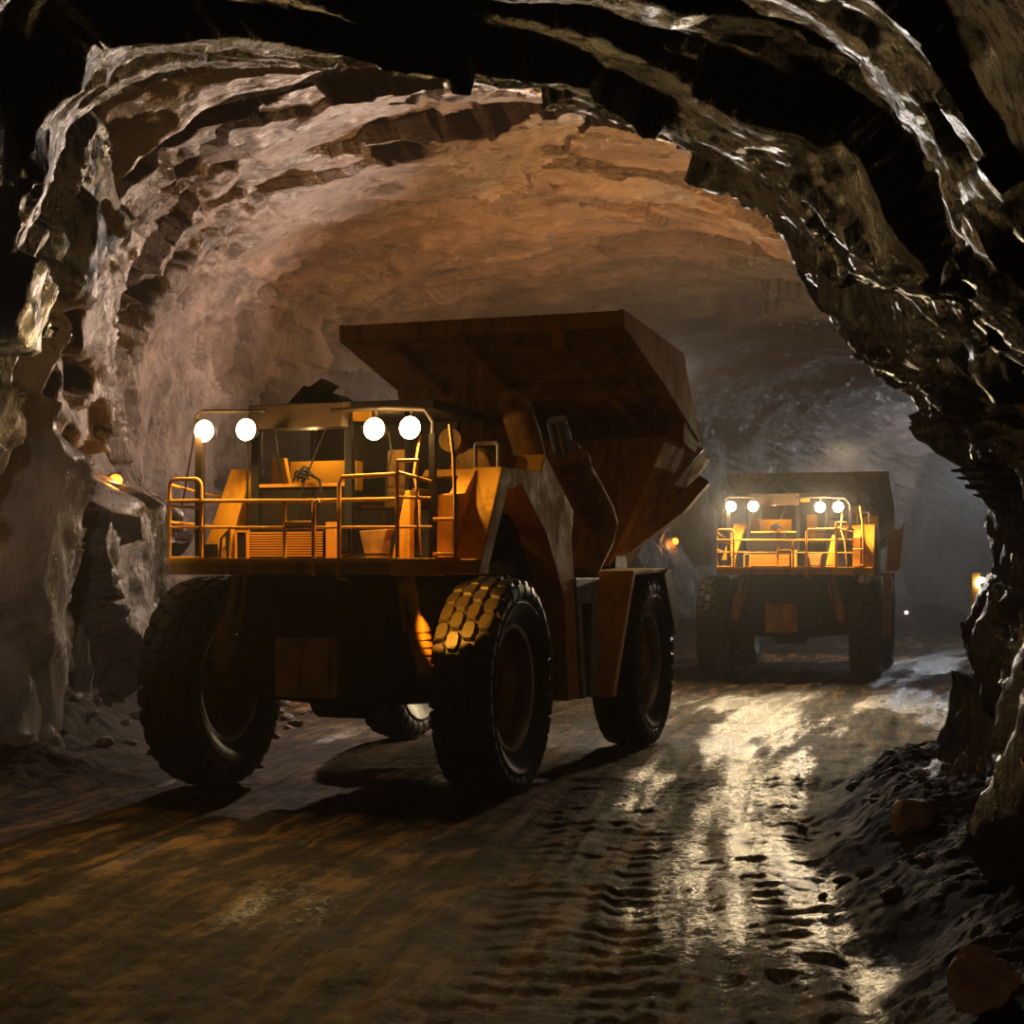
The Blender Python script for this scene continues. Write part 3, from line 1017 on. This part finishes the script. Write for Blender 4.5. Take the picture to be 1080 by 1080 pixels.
    # wing plates under the tail; white light on the wing put into pale grey
    for s in (1,):
        hp = MB()
        q = [(s * 2.50, 10.6, 5.52), (s * 2.58, 11.2, 5.52), (s * 1.62, 9.2, 3.75), (s * 1.50, 8.7, 3.75)]
        hp.loft([q, [(x - s * .08, y + .25, z - .02) for x, y, z in q]])
        hp.build('tail_wing', MAT['grey'], bd, 0.01)
        hp = MB()
        q = [(s * 2.45, 11.4, 5.0), (s * 2.50, 12.1, 4.9), (s * 2.15, 11.2, 4.25), (s * 1.55, 9.4, 3.45), (s * 1.45, 9.1, 3.6)]
        hp.loft([q, [(x - s * .10, y + .5, z - .05) for x, y, z in q]])
        hp.build('tail_plate', MAT['paint_dirty'], bd, 0.01)
    # rear pivot stand
    m = MB()
    m.prism([(7.2, 2.3), (8.7, 2.3), (9.4, 3.2), (8.4, 3.4)], 'x', -1.0, 1.0)
    m.prism([(8.5, 2.4), (9.5, 3.1), (9.3, 4.0), (8.7, 3.6)], 'x', 1.0, 1.45)
    m.build('pivot_stand', MAT['dark'], root, 0.02)
    return root


def truck_lights(root, spot, omni, color, tilt):
    for x in (-1.55, -.92, .94, 1.44):
        d = bpy.data.lights.new('headlight_beam', 'SPOT')
        d.energy, d.color, d.shadow_soft_size = spot, color, 0.06
        d.spot_size, d.spot_blend = R(84), 0.9
        o = bpy.data.objects.new('headlight_beam', d)
        o.location = (x, -1.38, 4.91)
        o.rotation_euler = (R(-90 + tilt), 0, 0)
        COL.objects.link(o)
        o.parent = root
        d = bpy.data.lights.new('headlight_spill', 'POINT')
        d.energy, d.color, d.shadow_soft_size = omni, color, 0.05
        o = bpy.data.objects.new('headlight_spill', d)
        o.location = (x, -1.42, 4.91)
        COL.objects.link(o)
        o.parent = root


def kids(o):
    return [c for c in COL.objects if c.parent == o]


def copy_tree(o, parent=None):
    c = o.copy()
    COL.objects.link(c)
    if parent is not None:
        c.parent = parent
    for ch in kids(o):
        copy_tree(ch, c)
    return c


random.seed(3)


def tyre_fill(root, power, color):
    """added light without a fixture, ahead of the step box: brightens front tyre and strut"""
    d = bpy.data.lights.new('tyre_fill_light', 'SPOT')
    d.energy, d.color, d.shadow_soft_size, d.spot_size, d.spot_blend = power, color, 0.04, R(44), 0.2
    o = bpy.data.objects.new('tyre_fill_light', d)
    o.location = (1.7, -2.3, 2.90)
    o.rotation_euler = (Vector((1.98, -.9, 2.36)) - Vector(o.location)).to_track_quat('-Z', 'Y').to_euler()
    COL.objects.link(o)
    o.parent = root


truck = empty('haul_truck', (-2.252, 22.39, 0), R(-19))
make_truck(truck)
tag(truck, 'large yellow mining dump truck nearest the camera, lamps lit, filling the left half', 'dump truck', 'yellow haul trucks driving through the tunnel')
far = copy_tree(truck)
far.location = (8.04, 46.5, 0)
far.rotation_euler = (0, 0, R(-15.5))
tag(far, 'smaller-looking distant yellow dump truck with lit lamps, further down the tunnel on the right', 'dump truck')
for p in kids(far):
    if p.name.split('.')[0] in ('dump_body', 'exhaust_stack', 'air_cleaner', 'hose_boot'):
        k = 0.74
        p.scale.z = k
        p.location.z = 3.2 * (1 - k)
    for q in kids(p):
        if q.name.startswith('lens'):
            q.material_slots[0].link = 'OBJECT'
            q.material_slots[0].material = MAT['lens_far']
for p in kids(far):
    if p.name.startswith('rear_fender'):
        m = MB()
        m.prism([(2.42, 3.10), (2.85, 3.14), (3.02, 4.75), (2.88, 4.42), (2.52, 4.50)], 'y', 5.9, 6.0)
        m.build('side_plate', MAT['paint'], p, 0.015)
truck_lights(truck, 470, 85, (1.0, 0.60, 0.20), 32)
for (cx_, cz_) in ((-.45, 4.86), (.70, 4.95)):  # unseen fill lights added to brighten the cab interiors
    d = bpy.data.lights.new('cab_fill_light', 'POINT')
    d.energy, d.color, d.shadow_soft_size = 24, (1.0, 0.66, 0.26), 0.05
    o = bpy.data.objects.new('cab_fill_light', d)
    o.location = (cx_, -.25, cz_)
    COL.objects.link(o)
    o.parent = truck
    q = o.copy()
    COL.objects.link(q)
    q.parent = far
tyre_fill(truck, 620, (1.0, 0.39, 0.03))  # added fill, no lamp fitted there
truck_lights(far, 1700, 290, (1.0, 0.74, 0.42), 14)

# ------------------------------------------------------------------ lamps in the gallery


def wall_point(px, py):
    d = Vector(((px - 540) / 1700, 1, -(py - 606) / 1700)).normalized()
    h = WALL_T.ray_cast(Vector((0, 0, 3)), d)
    return h[0], h[1] if h[1].dot(d) < 0 else -h[1]


def wall_lamp(px, py, r, label, power):
    p, n = wall_point(px, py)
    root = empty('wall_lamp', p)
    out = (Vector((0, 0, 3)) - p).normalized()
    root.rotation_euler = out.to_track_quat('-Y', 'Z').to_euler()
    m = MB()
    m.lathe_y([(.25, r * .9), (-.02, r * .9), (-.05, r * 1.15), (-.10, r * 1.15), (-.12, r * 1.0)], 20)
    m.tube([(0, .1, -r), (0, .05, -r * 2.2), (0.05, .15, -r * 3.5)], .02, 6)
    m.build('housing', MAT['dark'], root, smooth=True)
    m = MB()
    m.lathe_y([(-.10, r * .98), (-.15, r * .9), (-.20, r * .6), (-.22, .005)], 20)
    m.build('lamp_lens', MAT['amber'], root, smooth=True)
    tag(root, label, 'lamp', 'amber wall lamps')
    l = lamp('wall_lamp_light', 'POINT', p + out * 0.42, power, (1.0, 0.36, 0.07), 0.08)
    return root


wall_lamp(122, 507, .14, 'amber lamp glowing on the rock outcrop left of the near truck', 60)
wall_lamp(712, 571, .15, 'amber lamp on the far rock wall between the two trucks', 30)

post = empty('lamp_post', (17.25, 60, ground(17.25, 60)))
m = MB()
m.prism([(-.17, 0), (.17, 0), (.17, 3.1), (-.17, 3.1)], 'y', -.08, .08)
m.box(-.30, .30, -.25, .25, 0, .25)
m.build('pole', MAT['rail'], post, 0.02)
m = MB()
m.lathe_y([(.16, .08), (.05, .2), (-.04, .2), (-.08, .15), (-.10, .01)], 20, (.18, -.12, 2.72))
m.build('lamp_head', MAT['white_lamp'], post, smooth=True)
tag(post, 'yellow post with a round white lamp at the far tunnel, beside the right rock wall', 'lamp post')
mk = empty('marker_light', (18.1, 74, ground(18.1, 74)))
m = MB()
m.tube([(0, 0, 0), (0, 0, .95)], .035, 8)
m.lathe_z([(0, .2), (.05, .2), (.08, .05)], 12)
m.build('stake', MAT['dark'], mk)
m = MB()
m.lathe_y([(.06, .03), (0, .09), (-.05, .09), (-.09, .01)], 14, (0, 0, 1.0))
m.build('lamp_head', MAT['red_lamp'], mk, smooth=True)
tag(mk, 'tiny pinkish marker light low down at the dark far end of the tunnel', 'marker light')

# ------------------------------------------------------------------ boulders and loose stones


def stone_mesh(seed, flat=0.7, sub=3):
    import bmesh
    bm = bmesh.new()
    bmesh.ops.create_icosphere(bm, subdivisions=sub, radius=1.0)
    co = np.array([v.co[:] for v in bm.verts])
    rs = np.random.RandomState(seed)
    planes = rs.normal(size=(13, 3))
    planes /= np.linalg.norm(planes, axis=1, keepdims=True)
    d = rs.uniform(.55, .85, 13)
    r = np.full(len(co), 1.0)
    for n_, dd in zip(planes, d):
        c_ = co @ n_
        r = np.where(c_ > 1e-3, np.minimum(r, dd / np.maximum(c_, 1e-3)), r)
    r = r * (1 + 0.05 * fbm(co * 2.2 + seed, 3, seed))
    co = co * r[:, None] * np.array([1.0, .8, flat])
    for v, c_ in zip(bm.verts, co):
        v.co = c_
    me = bpy.data.meshes.new('stone')
    bm.to_mesh(me)
    bm.free()
    return me


def rock(name, me, mat, loc, size, rot, label, group=None):
    o = bpy.data.objects.new(name, me)
    if not me.materials:
        me.materials.append(mat)
    COL.objects.link(o)
    o.location = loc
    o.scale = size
    o.rotation_euler = rot
    return tag(o, label, 'rock', group)


bm_ = [stone_mesh(201, .9), stone_mesh(202, .8)]
x, y = 4.02, 16.1
rock('boulder', bm_[0], MAT['boulder'], (x, y, ground(x, y) + .12), (.25, .3, .27), (0.2, 0.5, 0.3), 'brown angular boulder at the foot of the right rock wall, beside the wet track')
x, y = 2.84, 9.7
rock('boulder', bm_[1], MAT['boulder'], (x, y, ground(x, y) + .12), (.26, .34, .30), (0.1, -0.3, 1.0), 'big rounded brown boulder cut by the lower right corner of the picture')
stones = [stone_mesh(300 + k, .6, 2) for k in range(7)]
for s_ in stones:
    s_.materials.append(MAT['stone'])
rs = random.Random(8)
placed = []


def clear_spot(x, y, z, r):
    for q in placed:
        if (q[0] - x) ** 2 + (q[1] - y) ** 2 < (1.05 * (q[2] + r)) ** 2:
            return False
    for tr in (WALL_T, WALLR_T):
        h = tr.find_nearest(Vector((x, y, z)))
        if h[0] is not None and h[3] < 1.5 * r:
            return False
    placed.append((x, y, r))
    return True


n = 0
while n < 170:
    y = rs.uniform(25.5, 36.5)
    xl = float(np.interp(y, ky, kp[:, 10, 0]))
    x = xl + 0.8 + rs.uniform(0, 1) ** 1.2 * 4.0
    sz = rs.uniform(.07, .20) * (1.6 if rs.random() < .15 else 1)
    z = ground(x, y) + sz * .25
    n += 1
    if clear_spot(x, y, z, sz * 1.5):
        rock('stone', stones[n % 7], MAT['stone'], (x, y, z), (sz * rs.uniform(.8, 1.5), sz, sz), (rs.uniform(-.4, .4), rs.uniform(-.4, .4), rs.uniform(0, 6)),
             'broken brown stone lying in the rubble heap along the left rock wall', 'stones of the left rubble heap')
n = 0
while n < 60:
    y = rs.uniform(13.5, 44)
    xr = float(np.interp(y, ky, kp[:, 0, 0]))
    x = xr + 0.1 - rs.uniform(0, 1) ** 1.5 * 1.2
    n += 1
    if 41.5 < y < 43.5 or abs(y - 16.1) < 0.8 and x > 3.3:
        continue
    sz = rs.uniform(.05, .14)
    z = ground(x, y) + sz * .25
    if clear_spot(x, y, z, sz * 1.5):
        rock('stone', stones[n % 7], MAT['stone'], (x, y, z), (sz * rs.uniform(.8, 1.5), sz, sz), (rs.uniform(-.4, .4), rs.uniform(-.4, .4), rs.uniform(0, 6)),
             'small dark stone lying on the gravel bank along the right rock wall', 'stones of the right gravel bank')

# ------------------------------------------------------------------ dusty air
def haze_box(y0, y1, dens, color, label):
    hz = MB()
    hz.box(-16, 62, y0, y1, -1, 16)
    m = bpy.data.materials.new('dusty_air')
    m.use_nodes = True
    nt = m.node_tree
    nt.nodes.remove(nt.nodes['Principled BSDF'])
    v = nt.nodes.new('ShaderNodeVolumeScatter')
    v.inputs['Color'].default_value = color
    v.inputs['Density'].default_value = dens
    v.inputs['Anisotropy'].default_value = 0.2
    nt.links.new(v.outputs[0], nt.nodes['Material Output'].inputs['Volume'])
    tag(hz.build('haze', m), label, 'haze', None, 'stuff')


haze_box(-3, 42.5, 0.0008, (0.92, 0.88, 0.85, 1), 'thin dust haze in the air around the near truck')
haze_box(42.51, 108, 0.0040, (0.90, 0.90, 0.92, 1), 'grey dust haze filling the far end of the tunnel')
